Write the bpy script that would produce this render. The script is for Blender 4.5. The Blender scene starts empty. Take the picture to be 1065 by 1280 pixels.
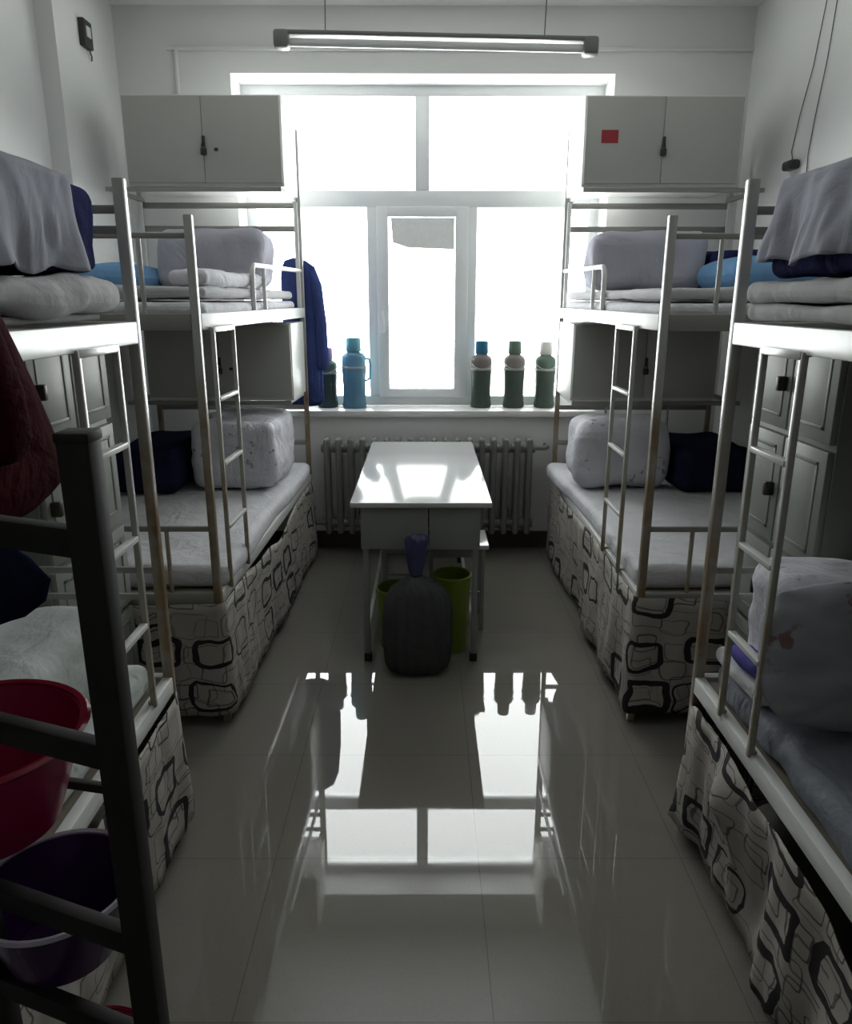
import bpy, bmesh, math, random
from mathutils import Vector, Matrix, noise

SC = bpy.context.scene
COL = SC.collection
PI = math.pi
random.seed(7)

# ------------------------------------------------------------------ helpers
LOC = {}                                    # world location of every empty / mesh we make

def empty(name, loc, label=None, cat=None, group=None, kind=None):
    o = bpy.data.objects.new(name, None)
    COL.objects.link(o)
    o.empty_display_size = .05
    o.location = loc
    LOC[o] = Vector(loc)
    tag(o, label, cat, group, kind)
    return o

def tag(o, label=None, cat=None, group=None, kind=None):
    if label: o['label'] = label
    if cat: o['category'] = cat
    if group: o['group'] = group
    if kind: o['kind'] = kind
    return o

def nz(x, y=0., z=0.):
    return noise.noise(Vector((x, y, z)))

class MB:
    """collects shapes in world coordinates, builds them as one mesh object"""
    def __init__(s):
        s.bm = bmesh.new()
        s.uv = None
    def box(s, x0, x1, y0, y1, z0, z1, bev=0., seg=2):
        b = bmesh.new()
        r = bmesh.ops.create_cube(b, size=1.)
        for v in b.verts:
            v.co = Vector(((x0 + x1) / 2 + v.co.x * (x1 - x0), (y0 + y1) / 2 + v.co.y * (y1 - y0), (z0 + z1) / 2 + v.co.z * (z1 - z0)))
        if bev > 0:
            bmesh.ops.bevel(b, geom=list(b.edges), offset=bev, segments=seg, profile=.5, affect='EDGES')
        s.merge(b)
        return s
    def beam(s, p, q, w, h, bev=.003, up=(0, 0, 1)):
        """rectangular bar from p to q; w across, h along 'up'"""
        p, q = Vector(p), Vector(q)
        d = (q - p); L = d.length; d.normalize()
        u = Vector(up)
        if abs(d.dot(u)) > .95: u = Vector((1, 0, 0))
        side = d.cross(u).normalized(); u = side.cross(d).normalized()
        b = bmesh.new()
        bmesh.ops.create_cube(b, size=1.)
        for v in b.verts:
            c = v.co.copy()
            v.co = (p + q) / 2 + side * c.x * w + d * c.y * L + u * c.z * h
        bmesh.ops.recalc_face_normals(b, faces=b.faces)
        if bev > 0:
            bmesh.ops.bevel(b, geom=list(b.edges), offset=bev, segments=2, profile=.5, affect='EDGES')
        s.merge(b)
        return s
    def tube(s, pts, r, n=10, cap=True):
        pts = [Vector(p) for p in pts]
        rs = r if isinstance(r, (list, tuple)) else [r] * len(pts)
        rings = []
        ref = None
        for i, p in enumerate(pts):
            d = (pts[min(i + 1, len(pts) - 1)] - pts[max(i - 1, 0)]).normalized()
            if ref is None:
                ref = Vector((0, 0, 1)) if abs(d.z) < .9 else Vector((1, 0, 0))
            a = d.cross(ref).normalized(); b = a.cross(d).normalized(); ref = b
            rings.append([s.bm.verts.new(p + (a * math.cos(2 * PI * k / n) + b * math.sin(2 * PI * k / n)) * rs[i]) for k in range(n)])
        for i in range(len(rings) - 1):
            for k in range(n):
                s.bm.faces.new((rings[i][k], rings[i][(k + 1) % n], rings[i + 1][(k + 1) % n], rings[i + 1][k]))
        if cap:
            s.bm.faces.new(rings[0][::-1]); s.bm.faces.new(rings[-1])
        return s
    def lathe(s, c, prof, n=28, wob=None, ring=False):
        """prof: list of (radius, z) from bottom to top, about the vertical through c"""
        rings = []
        for i, (r, z) in enumerate(prof):
            ring = []
            for k in range(n):
                a = 2 * PI * k / n
                rr = max(r, .0004)
                if wob: rr *= 1 + wob(a, z)
                ring.append(s.bm.verts.new((c[0] + rr * math.cos(a), c[1] + rr * math.sin(a), c[2] + z)))
            rings.append(ring)
        for i in range(len(rings) - 1):
            for k in range(n):
                s.bm.faces.new((rings[i][k], rings[i][(k + 1) % n], rings[i + 1][(k + 1) % n], rings[i + 1][k]))
        if ring:                                             # a hoop: join the last ring to the first
            for k in range(n):
                s.bm.faces.new((rings[-1][k], rings[-1][(k + 1) % n], rings[0][(k + 1) % n], rings[0][k]))
        else:
            s.bm.faces.new(rings[0][::-1]); s.bm.faces.new(rings[-1])
        return s
    def loft(s, secs, n=40, fold=0., freq=3., seed=0, power=2.):
        """secs: (z, cx, cy, rx, ry) bottom to top"""
        rings = []
        for (z, cx, cy, rx, ry) in secs:
            ring = []
            for k in range(n):
                a = 2 * PI * k / n
                ca, sa = math.cos(a), math.sin(a)
                e = 2. / power
                X = math.copysign(abs(ca) ** e, ca); Y = math.copysign(abs(sa) ** e, sa)
                f = 1 + fold * (nz(X * freq + seed, Y * freq * 1.3, z * 1.5) + .5 * nz(X * freq * 3 + seed, Y * freq * 3, z * 4))
                g = nz(X * 2 + seed, Y * 2, z * 11) * fold * .25
                ring.append(s.bm.verts.new((cx + rx * X * f, cy + ry * Y * (1 + (f - 1) * .35), z + g * .1)))
            rings.append(ring)
        for i in range(len(rings) - 1):
            for k in range(n):
                s.bm.faces.new((rings[i][k], rings[i][(k + 1) % n], rings[i + 1][(k + 1) % n], rings[i + 1][k]))
        s.bm.faces.new(rings[0][::-1]); s.bm.faces.new(rings[-1])
        return s
    def soft(s, x0, x1, y0, y1, z0, z1, r=.04, res=.03, amp=.006, freq=6., seed=0, puff=0., creases=(), sh=None):
        """rounded, padded, slightly crumpled block"""
        hx, hy, hz = (x1 - x0) / 2, (y1 - y0) / 2, (z1 - z0) / 2
        c0 = Vector(((x0 + x1) / 2, (y0 + y1) / 2, (z0 + z1) / 2))
        H = (hx, hy, hz)
        r = min(r, hx * .99, hy * .99, hz * .99)
        def axis(h):
            n = max(4, int(2 * h / res))
            return [-h + 2 * h * i / n for i in range(n + 1)]
        A = [axis(h) for h in H]
        for k in range(3):                                   # extra lines inside the rounding
            h = H[k]
            A[k] = sorted(set([round(v, 5) for v in A[k]] + [round(t * (h - r * f), 5) for t in (-1, 1) for f in (.12, .3, .55, 1.)]))
        seen = {}
        def vert(q):
            key = (round(q[0], 4), round(q[1], 4), round(q[2], 4))
            if key in seen: return seen[key]
            cl = Vector([max(-(H[i] - r), min(H[i] - r, q[i])) for i in range(3)])
            d = Vector(q) - cl
            nd = d.normalized()
            p = cl + nd * r
            w = c0 + p
            dd = amp * (nz(w.x * freq + seed, w.y * freq, w.z * freq * 1.3) + .5 * nz(w.x * freq * 2.3 + seed, w.y * freq * 2.3 + 9, w.z * freq * 3))
            if puff:
                fx, fy, fz = p.x / hx, p.y / hy, p.z / hz
                m = (1 - fx * fx * (1 - abs(nd.x))) * (1 - fy * fy * (1 - abs(nd.y))) * (1 - fz * fz * (1 - abs(nd.z)))
                dd += puff * max(0, m)
            for (cz, dep, wid) in creases:
                dd -= dep * math.exp(-((w.z - cz - .006 * nz(w.x * 4 + seed, w.y * 4)) / wid) ** 2) * (1 - abs(nd.z))
            w = w + nd * dd
            if sh: w = Vector(sh(w))
            seen[key] = s.bm.verts.new(w)
            return seen[key]
        for ax in range(3):
            a, b = (ax + 1) % 3, (ax + 2) % 3
            for sg in (-1, 1):
                for i in range(len(A[a]) - 1):
                    for j in range(len(A[b]) - 1):
                        q = []
                        for (ii, jj) in ((i, j), (i + 1, j), (i + 1, j + 1), (i, j + 1)):
                            v = [0, 0, 0]; v[ax] = sg * H[ax]; v[a] = A[a][ii]; v[b] = A[b][jj]
                            q.append(vert(v))
                        if len(set(q)) == 4:
                            try: s.bm.faces.new(q if sg > 0 else q[::-1])
                            except ValueError: pass
        return s
    def cushion(s, c, hx, hz, hy, lean=0., n=40, seed=0, pw=3.2):
        """stuffed pillow standing in the xz plane, leaning by 'lean' about its lower edge"""
        cl, sl = math.cos(lean), math.sin(lean)
        rows = {}
        for side in (-1, 1):
            for i in range(n + 1):
                for j in range(n + 1):
                    edge = i in (0, n) or j in (0, n)
                    if side == 1 and edge: rows[(1, i, j)] = rows[(-1, i, j)]; continue
                    u, v = math.sin(PI * (i / n - .5)), math.sin(PI * (j / n - .5))
                    m = (abs(u) ** pw + abs(v) ** pw) ** (1 / pw)
                    mx = max(abs(u), abs(v), 1e-6)
                    f = mx / m if m > 1e-6 else 1
                    f = 1 - (1 - f) * .8
                    th = ((1 - u ** 4) * (1 - v ** 4)) ** .45 if not edge else 0
                    x = u * f * hx; z = v * f * hz + hz
                    w = .10 * (nz(u * 2.2 + seed, v * 2.2, side) + .5 * nz(u * 6 + seed, v * 6, side))
                    y = side * hy * th * (1 + w) + .012 * nz(u * 3, v * 3, seed)
                    rows[(side, i, j)] = s.bm.verts.new((c[0] + x, c[1] + y * cl + z * sl, c[2] + z * cl - y * sl))
        for side in (-1, 1):
            for i in range(n):
                for j in range(n):
                    q = [rows[(side, i, j)], rows[(side, i + 1, j)], rows[(side, i + 1, j + 1)], rows[(side, i, j + 1)]]
                    s.bm.faces.new(q if side < 0 else q[::-1])
        return s
    def drape(s, x0, x1, y0, y1, zt, zb, r=.05, fold=.02, nf=9., seed=0, n=120, rows=14, hem=.02, sag=.0, flare=.0, zbf=None):
        """cloth lying over a block: closed top, folded sides, open below"""
        cx, cy = (x0 + x1) / 2, (y0 + y1) / 2
        hx, hy = (x1 - x0) / 2, (y1 - y0) / 2
        per = []
        L = 4 * (hx + hy)
        for k in range(n):
            d = L * k / n
            if d < 2 * hx: p, nn = (-hx + d, -hy), (0, -1)
            elif d < 2 * hx + 2 * hy: p, nn = (hx, -hy + d - 2 * hx), (1, 0)
            elif d < 4 * hx + 2 * hy: p, nn = (hx - (d - 2 * hx - 2 * hy), hy), (0, 1)
            else: p, nn = (-hx, hy - (d - 4 * hx - 2 * hy)), (-1, 0)
            q = Vector((max(-hx + r, min(hx - r, p[0])), max(-hy + r, min(hy - r, p[1]))))
            dd = Vector(p) - q
            dn = dd.normalized() if dd.length > 1e-6 else Vector(nn)
            per.append((q + dn * r, dn, d))
        rings = []
        for t in (0.02, .25, .5, .75, .9, .97):
            ring = []
            for (p, dn, d) in per:
                q = p * t - dn * r * .4 * t
                z = zt - sag * (1 - t) + .008 * nz(q.x * 7 + seed, q.y * 7) - (.012 if t > .95 else 0)
                ring.append(s.bm.verts.new((cx + q.x, cy + q.y, z)))
            rings.append(ring)
        for i in range(rows + 1):
            t = i / rows
            ring = []
            for (p, dn, d) in per:
                zz = zb if zbf is None else zbf(p.x / hx, p.y / hy)
                ph = d / L
                ca, sa = math.cos(2 * PI * ph), math.sin(2 * PI * ph)
                f = nz(ca * nf + seed, sa * nf, t * .8) + .45 * nz(ca * nf * 2.6 + seed, sa * nf * 2.6, t * 1.7)
                off = fold * f * (t ** .6) + flare * t
                z = zt - .02 - (zt - .02 - zz + hem * nz(ca * 5 + seed, sa * 5)) * t
                q = p + dn * off
                ring.append(s.bm.verts.new((cx + q.x, cy + q.y, z)))
            rings.append(ring)
        s.bm.faces.new(rings[0])
        for i in range(len(rings) - 1):
            for k in range(n):
                s.bm.faces.new((rings[i][k], rings[i][(k + 1) % n], rings[i + 1][(k + 1) % n], rings[i + 1][k]))
        return s
    def sheet(s, path, ztop, zbot, rows=12, step=.02, fold=.025, wl=.18, seed=0, inset=None, sagf=None, hemf=None):
        """hanging cloth along a path of (x, y); uv in metres"""
        P = [Vector(p) for p in path]
        pts = []
        acc = 0.
        for i in range(len(P) - 1):
            n = max(1, int((P[i + 1] - P[i]).length / step))
            for k in range(n):
                pts.append(P[i].lerp(P[i + 1], k / n))
        pts.append(P[-1])
        S = [0.]
        for i in range(1, len(pts)): S.append(S[-1] + (pts[i] - pts[i - 1]).length)
        s.uv = s.bm.loops.layers.uv.new('UVMap')
        grid = []
        for i, p in enumerate(pts):
            a, b = pts[max(0, i - 4)], pts[min(len(pts) - 1, i + 4)]
            t = (b - a).normalized(); nn = Vector((t.y, -t.x))
            col = []
            zt = ztop - (sagf(S[i]) if sagf else 0)
            zb = zbot + (hemf(S[i]) if hemf else 0)
            for j in range(rows + 1):
                v = j / rows
                f = nz(S[i] / wl + seed, v * .9, seed) + .5 * nz(S[i] / wl * 2.7 + seed, v * 2.2, 3.)
                off = fold * f * (.25 + .75 * v) + (inset(S[i], v) if inset else 0)
                q = p + nn * off
                col.append((s.bm.verts.new((q.x, q.y, zt + (zb - zt) * v)), (S[i], zt + (zb - zt) * v)))
            grid.append(col)
        for i in range(len(grid) - 1):
            for j in range(rows):
                q = (grid[i][j], grid[i][j + 1], grid[i + 1][j + 1], grid[i + 1][j])
                f = s.bm.faces.new([c[0] for c in q])
                for l, c in zip(f.loops, q): l[s.uv].uv = c[1]
        return s
    def merge(s, b):
        m = bpy.data.meshes.new('tmp'); b.to_mesh(m); b.free()
        s.bm.from_mesh(m); bpy.data.meshes.remove(m)
    def poly(s, pts, d):
        """extruded polygon: pts world points, d extrusion vector"""
        d = Vector(d)
        a = [s.bm.verts.new(Vector(p)) for p in pts]; b = [s.bm.verts.new(Vector(p) + d) for p in pts]
        n = len(a)
        s.bm.faces.new(a[::-1]); s.bm.faces.new(b)
        for i in range(n): s.bm.faces.new((a[i], a[(i + 1) % n], b[(i + 1) % n], b[i]))
        return s
    def rot(s, c, axis, ang):
        bmesh.ops.rotate(s.bm, verts=s.bm.verts, cent=Vector(c), matrix=Matrix.Rotation(ang, 3, axis))
        return s
    def build(s, name, mat, parent=None, origin=None, smooth=True, solid=0., ang=40, sub=0):
        bmesh.ops.recalc_face_normals(s.bm, faces=s.bm.faces)
        org = LOC[parent] if parent is not None else Vector(origin) if origin else None
        if org is None:
            xs = [v.co for v in s.bm.verts]
            org = Vector(((min(v.x for v in xs) + max(v.x for v in xs)) / 2, (min(v.y for v in xs) + max(v.y for v in xs)) / 2, min(v.z for v in xs)))
        for v in s.bm.verts: v.co -= org
        me = bpy.data.meshes.new(name)
        s.bm.to_mesh(me); s.bm.free()
        me.materials.append(mat)
        o = bpy.data.objects.new(name, me)
        COL.objects.link(o)
        if parent is not None:
            o.parent = parent; LOC[o] = org.copy()
        else:
            o.location = org; LOC[o] = org.copy()
        if smooth:
            me.shade_smooth()
            if ang < 180:
                bmm = bmesh.new(); bmm.from_mesh(me)
                for e in bmm.edges:
                    if len(e.link_faces) == 2 and e.calc_face_angle(0) > math.radians(ang): e.smooth = False
                bmm.to_mesh(me); bmm.free()
        if solid:
            m = o.modifiers.new('thickness', 'SOLIDIFY'); m.thickness = solid; m.offset = 0
        if sub:
            m = o.modifiers.new('sub', 'SUBSURF'); m.levels = m.render_levels = sub
        return o

# ------------------------------------------------------------------ materials
class N:
    """tiny node helper"""
    def __init__(s, name):
        s.m = bpy.data.materials.new(name); s.m.use_nodes = True
        s.t = s.m.node_tree; s.t.nodes.clear()
        s.out = s.t.nodes.new('ShaderNodeOutputMaterial')
    def n(s, kind, **kw):
        x = s.t.nodes.new('ShaderNode' + kind)
        for k, v in kw.items(): setattr(x, k, v)
        return x
    def put(s, sock, v):
        if isinstance(v, bpy.types.NodeSocket): s.t.links.new(v, sock)
        elif v is not None: sock.default_value = v
    def math(s, op, a, b=None, c=None):
        x = s.n('Math', operation=op)
        s.put(x.inputs[0], a); s.put(x.inputs[1], b); s.put(x.inputs[2], c)
        return x.outputs[0]
    def vec(s, op, a, b=None, c=None):
        x = s.n('VectorMath', operation=op)
        s.put(x.inputs[0], a); s.put(x.inputs[1], b); s.put(x.inputs[2], c)
        return x.outputs['Value'] if op in ('LENGTH', 'DOT_PRODUCT') else x.outputs[0]
    def mix(s, f, a, b):
        x = s.n('Mix', data_type='RGBA')
        s.put(x.inputs[0], f); s.put(x.inputs[6], a if not isinstance(a, tuple) else (*a, 1)); s.put(x.inputs[7], b if not isinstance(b, tuple) else (*b, 1))
        return x.outputs[2]
    def noise(s, scale, co=None, detail=3., rough=.5):
        x = s.n('TexNoise'); x.inputs['Scale'].default_value = scale; x.inputs['Detail'].default_value = detail; x.inputs['Roughness'].default_value = rough
        s.put(x.inputs['Vector'], co if co is not None else s.obj())
        return x.outputs[0]
    def obj(s): return s.n('TexCoord').outputs['Object']
    def ramp(s, f, lo, hi):
        x = s.n('MapRange', interpolation_type='SMOOTHSTEP'); s.put(x.inputs[0], f)
        x.inputs[1].default_value = lo; x.inputs[2].default_value = hi
        return x.outputs[0]
    def bsdf(s, col, rough=.5, bump=None, bs=.2, bd=.01, **kw):
        p = s.n('BsdfPrincipled')
        s.put(p.inputs['Base Color'], (*col, 1) if isinstance(col, tuple) else col)
        s.put(p.inputs['Roughness'], rough)
        for k, v in kw.items(): s.put(p.inputs[k.replace('_', ' ')], v)
        if bump is not None:
            b = s.n('Bump'); b.inputs['Strength'].default_value = bs; b.inputs['Distance'].default_value = bd
            s.put(b.inputs['Height'], bump); s.t.links.new(b.outputs[0], p.inputs['Normal'])
        return p.outputs[0]
    def done(s, sh):
        s.t.links.new(sh, s.out.inputs[0]); return s.m

def paint(name, col, rough=.4, var=.08, scale=6., metal=0., bs=.05):
    k = N(name)
    f = k.noise(scale, detail=4)
    dark = tuple(c * (1 - var) for c in col); lite = tuple(min(1, c * (1 + var)) for c in col)
    return k.done(k.bsdf(k.mix(f, dark, lite), rough, k.noise(60), bs, .002, Metallic=metal))

def cloth(name, col, var=.1, rough=.9, wr=.35, scale=14., bd=.012, col2=None, blot=None):
    k = N(name)
    co = k.obj()
    f = k.noise(scale * .5, co, 4)
    c = k.mix(f, tuple(x * (1 - var) for x in col), tuple(min(1, x * (1 + var)) for x in col))
    if col2:
        g = k.math('MULTIPLY', k.ramp(k.noise(blot or 16., co, 2, .45), .60, .66), k.ramp(k.noise(5., co, 1), .5, .6))
        c = k.mix(k.math('MULTIPLY', g, .8), c, col2)
    wz = k.n('TexNoise'); wz.inputs['Scale'].default_value = scale * .35; wz.inputs['Detail'].default_value = 5.; wz.inputs['Distortion'].default_value = 1.6; k.put(wz.inputs['Vector'], co)
    rid = k.math('ABSOLUTE', k.math('SUBTRACT', wz.outputs[0], .5))
    h = k.math('ADD', k.math('ADD', k.noise(scale, co, 3), k.math('MULTIPLY', rid, 2.)), k.math('MULTIPLY', k.noise(scale * 22, co, 2), .05))
    return k.done(k.bsdf(c, rough, h, wr, bd, Specular_IOR_Level=.02))

def m_frame(name, base, stain, lo, hi):
    """enamelled steel with worn, yellow-brown patches on its lower half (object space = above the floor)"""
    k = N(name)
    co = k.obj()
    sep = k.n('SeparateXYZ'); k.put(sep.inputs[0], co)
    z = sep.outputs[2]
    h = k.math('ADD', z, k.math('MULTIPLY', k.math('SUBTRACT', k.noise(5., co, 4), .5), .9))
    low = k.ramp(h, hi, lo)
    pat = k.ramp(k.noise(7., co, 4, .6), .38, .62)
    f = k.math('MULTIPLY', low, k.math('ADD', .55, k.math('MULTIPLY', pat, .45)))
    f2 = k.ramp(k.noise(11., k.vec('MULTIPLY', co, (1, 1, .35)), 5, .6), .62, .72)
    c = k.mix(f, base, stain)
    c = k.mix(k.math('MULTIPLY', f2, k.math('MULTIPLY', low, .8)), c, (.16, .07, .035))
    return k.done(k.bsdf(c, .3, k.noise(50, co), .05, .002, Metallic=.0, Coat_Weight=.25, Coat_Roughness=.2))

def m_skirt(name, seed):
    """pale cotton printed with black and grey rounded rectangles"""
    k = N(name)
    uv0 = k.n('TexCoord').outputs['UV']
    wv = k.n('TexNoise'); wv.inputs['Scale'].default_value = 7.; k.put(wv.inputs['Vector'], uv0)
    uv = k.vec('ADD', uv0, k.vec('MULTIPLY', k.vec('SUBTRACT', wv.outputs[1], (.5, .5, .5)), (.085, .085, 0)))
    base = k.mix(k.noise(9., uv, 3), (.31, .285, .255), (.45, .42, .38))
    col = base
    def ring(scale, off, thr, bx, wid, c, amt, col):
        p = k.vec('ADD', k.vec('MULTIPLY', uv, (scale, scale * 1.2, 1)), (off + seed, off * 1.7, 0))
        cell = k.vec('FLOOR', p)
        wn = k.n('TexWhiteNoise', noise_dimensions='3D'); k.put(wn.inputs['Vector'], cell)
        rnd = wn.outputs['Color']
        sp = k.n('SeparateXYZ'); k.put(sp.inputs[0], rnd)
        f = k.vec('SUBTRACT', k.vec('SUBTRACT', p, cell), (.5, .5, 0))
        f = k.vec('SUBTRACT', f, k.vec('MULTIPLY', k.vec('SUBTRACT', rnd, (.5, .5, .5)), (.3, .3, 0)))
        f = k.vec('MULTIPLY', f, (1, 1, 0))
        q = k.vec('SUBTRACT', k.vec('ABSOLUTE', f), (bx, bx * .8, 0))
        d = k.math('SUBTRACT', k.vec('LENGTH', k.vec('MAXIMUM', q, (0, 0, 0))), .1)
        w = k.math('MULTIPLY_ADD', sp.outputs[0], wid, wid * .35)
        e = k.math('LESS_THAN', k.math('ABSOLUTE', d), w)
        on = k.math('GREATER_THAN', sp.outputs[2], thr)
        return k.mix(k.math('MULTIPLY', k.math('MULTIPLY', e, on), amt), col, c)
    col = ring(6.6, 3.3, .08, .3, .017, (.11, .10, .09), .85, col)
    col = ring(8.7, 5.1, .3, .26, .024, (.05, .047, .045), .85, col)
    col = ring(4.4, .7, .26, .22, .052, (.012, .012, .013), 1., col)
    return k.done(k.bsdf(col, .85, k.noise(12., uv, 3), .3, .012))

M = {}
def mk_floor():
    k = N('polished_floor_tile')
    co = k.obj()
    sep = k.n('SeparateXYZ'); k.put(sep.inputs[0], co)
    def line(sock, off, per):
        fr = k.math('FRACT', k.math('DIVIDE', k.math('SUBTRACT', sock, off), per))
        d = k.math('MULTIPLY', k.math('MINIMUM', fr, k.math('SUBTRACT', 1., fr)), per)
        return k.math('LESS_THAN', d, .0013)
    g = k.math('MAXIMUM', line(sep.outputs[0], .1357, .599), line(sep.outputs[1], 1.851, .522))
    spec = k.noise(140., co, 2, .7)
    blot = k.noise(1.6, co, 4)
    c = k.mix(spec, (.165, .156, .136), (.228, .216, .19))
    c = k.mix(k.math('MULTIPLY', blot, .35), c, (.20, .182, .155))
    c = k.mix(k.math('MULTIPLY', g, .5), c, (.05, .047, .042))
    rough = k.math('ADD', .012, k.math('MULTIPLY', k.ramp(k.noise(3., co, 4), .45, .75), .035))
    h = k.noise(2.2, co, 2)
    p = k.bsdf(c, rough, h, .02, .006, IOR=1.55)
    return k.done(p)
M['floor'] = mk_floor()

def mk_wall(name, col, var=.06):
    k = N(name)
    co = k.obj()
    a = k.noise(1.3, co, 5, .6)
    c = k.mix(a, tuple(x * (1 - var) for x in col), col)
    sm = k.ramp(k.noise(3.5, co, 5, .65), .6, .8)
    c = k.mix(k.math('MULTIPLY', sm, .12), c, (.42, .41, .38))
    return k.done(k.bsdf(c, .75, k.noise(35., co, 4), .12, .003))
M['wall'] = mk_wall('white_wall_paint', (.78, .785, .775))
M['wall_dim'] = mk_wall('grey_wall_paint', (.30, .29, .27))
M['ceil'] = mk_wall('white_ceiling_paint', (.80, .80, .785))
M['reveal'] = mk_wall('bright_reveal_plaster', (.8, .8, .79))
M['base'] = paint('dark_tile_skirting', (.07, .055, .045), .3)
M['pvc'] = paint('white_upvc', (.74, .76, .77), .35, .03)
M['sill'] = paint('pale_stone_sill', (.68, .68, .67), .25, .05, 20)
M['frame'] = paint('white_enamel_steel', (.66, .67, .65), .3, .06)
M['post'] = m_frame('worn_enamel_post', (.40, .40, .38), (.22, .15, .075), .95, 1.5)
M['bar'] = m_frame('worn_enamel_bar', (.48, .48, .45), (.27, .21, .12), .6, 1.2)
M['dark_bar'] = paint('grey_enamel_bar', (.27, .265, .24), .4, .1)
M['board'] = paint('bed_base_board', (.22, .19, .15), .8, .15)
M['cab'] = paint('pale_grey_cabinet_board', (.40, .40, .37), .5, .07, 3.)
M['cab_side'] = paint('white_cabinet_edge', (.66, .66, .63), .4, .05, 3.)
M['lock'] = paint('dark_brass_lock', (.05, .045, .035), .35, .2, metal=.6)
M['red'] = paint('red_paper', (.30, .02, .03), .6)
M['locker'] = paint('grey_green_locker_board', (.20, .21, .185), .5, .07, 3.)
M['locker_door'] = paint('grey_locker_door', (.25, .265, .235), .45, .06, 3.)
M['dark'] = paint('black_rubber', (.012, .012, .012), .6)
M['steel_dark'] = paint('dark_grey_angle_steel', (.012, .0115, .010), .7, .3, 9.)
M['tabletop'] = paint('glossy_white_laminate', (.56, .57, .58), .13, .03)
M['tablebody'] = paint('grey_table_steel', (.27, .28, .27), .4, .06)
M['rad'] = paint('grey_cast_iron_paint', (.19, .19, .18), .4, .1, 12.)
M['tube'] = paint('fluorescent_tube_glass', (.85, .86, .86), .2, .02)
M['lampbody'] = paint('grey_lamp_batten', (.20, .20, .19), .4, .08)
M['wire'] = paint('dark_thin_wire', (.10, .10, .095), .5)
M['box_dark'] = paint('dark_switch_box', (.03, .03, .03), .5)
M['white_sheet'] = cloth('white_cotton_sheet', (.64, .64, .67), wr=.7)
M['pad'] = cloth('grey_white_pad', (.52, .52, .53), wr=.5, scale=10.)
M['lilac'] = cloth('lilac_grey_cover', (.44, .44, .50), wr=.7, scale=9.)
M['print'] = cloth('printed_white_cover', (.66, .655, .71), wr=.75, col2=(.22, .20, .24), blot=34.)
M['pillow_print'] = cloth('grey_pillowcase_with_reddish_print', (.36, .37, .40), wr=.5, scale=8., col2=(.20, .09, .08), blot=22.)
M['pale_print'] = cloth('pale_sheet_with_grey_print', (.60, .64, .63), wr=.4, col2=(.34, .36, .37), blot=16.)
M['greyblue'] = cloth('grey_blue_drape', (.35, .36, .41), wr=.5, scale=8.)
M['navy'] = cloth('navy_knit', (.028, .032, .10), var=.3, wr=.6)
M['coat'] = cloth('royal_blue_coat', (.045, .065, .19), var=.3, wr=.6)
M['navy_dark'] = cloth('dark_navy_quilt', (.016, .018, .045), var=.3)
M['blue'] = cloth('light_blue_pillow', (.17, .33, .55), var=.12)
M['violet'] = cloth('violet_cloth', (.14, .13, .42), var=.2)
M['maroon'] = cloth('dark_maroon_jacket', (.034, .0025, .005), var=.4, wr=.7)
M['satin'] = cloth('grey_satin_sheet', (.22, .235, .27), rough=.45, wr=.8, scale=7., bd=.03)
M['magenta'] = paint('magenta_plastic', (.33, .008, .075), .3, .05)
M['red_plastic'] = paint('crimson_plastic', (.26, .008, .03), .3, .05)
M['purple'] = paint('dark_purple_plastic', (.05, .012, .085), .25, .08)
M['highlight_rim'] = paint('painted_rim_highlight', (.5, .46, .55), .3)  # highlight along the purple basin's rim, put into its colour
M['lime'] = paint('lime_green_plastic', (.17, .23, .02), .4, .12)
for i, sd in enumerate((0., 11., 23., 37.)): M['skirt%d' % i] = m_skirt('patterned_skirt_cotton_%d' % i, sd)

def mk_glass():
    k = N('window_glass')
    fr = k.n('Fresnel'); fr.inputs[0].default_value = 1.45
    tr = k.n('BsdfTransparent'); tr.inputs[0].default_value = (.95, .97, .97, 1)
    gl = k.n('BsdfGlossy'); gl.inputs['Roughness'].default_value = .02
    mx = k.n('MixShader')
    k.put(mx.inputs[0], k.math('MULTIPLY', fr.outputs[0], .8)); k.t.links.new(tr.outputs[0], mx.inputs[1]); k.t.links.new(gl.outputs[0], mx.inputs[2])
    return k.done(mx.outputs[0])
M['glass'] = mk_glass()

def see_through(name, col, amt, rough=.3, tint=None, var=.2, scale=8., bs=.15):
    """thin translucent plastic: part see-through, part diffusing"""
    k = N(name)
    co = k.obj()
    f = k.noise(scale, co, 3)
    p = k.bsdf(k.mix(f, tuple(c * (1 - var) for c in col), tuple(min(1, c * (1 + var)) for c in col)), rough, k.noise(scale * 1.6, co, 4, .6), bs, .03)
    tl = k.n('BsdfTranslucent'); tl.inputs[0].default_value = (*col, 1)
    m1 = k.n('MixShader'); m1.inputs[0].default_value = .4
    k.t.links.new(p, m1.inputs[1]); k.t.links.new(tl.outputs[0], m1.inputs[2])
    tr = k.n('BsdfTransparent'); tr.inputs[0].default_value = (*(tint or col), 1)
    mx = k.n('MixShader'); mx.inputs[0].default_value = amt
    k.t.links.new(m1.outputs[0], mx.inputs[1]); k.t.links.new(tr.outputs[0], mx.inputs[2])
    return k.done(mx.outputs[0])
M['bag'] = see_through('grey_translucent_bag', (.15, .155, .16), .3, .2, (.5, .51, .53), bs=1.)
M['bagneck'] = see_through('violet_bag_neck', (.13, .13, .28), .2, .3, (.4, .4, .7), bs=1.)
M['frost'] = see_through('frosted_film', (.07, .075, .07), .2, .6, (.9, .9, .9), .45, 40.)
M['t_green'] = see_through('green_flask_plastic', (.115, .155, .13), .1, .35, (.2, .5, .4))
M['t_dkgreen'] = see_through('dark_green_flask_plastic', (.07, .11, .105), .1, .35, (.2, .4, .35))
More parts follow.
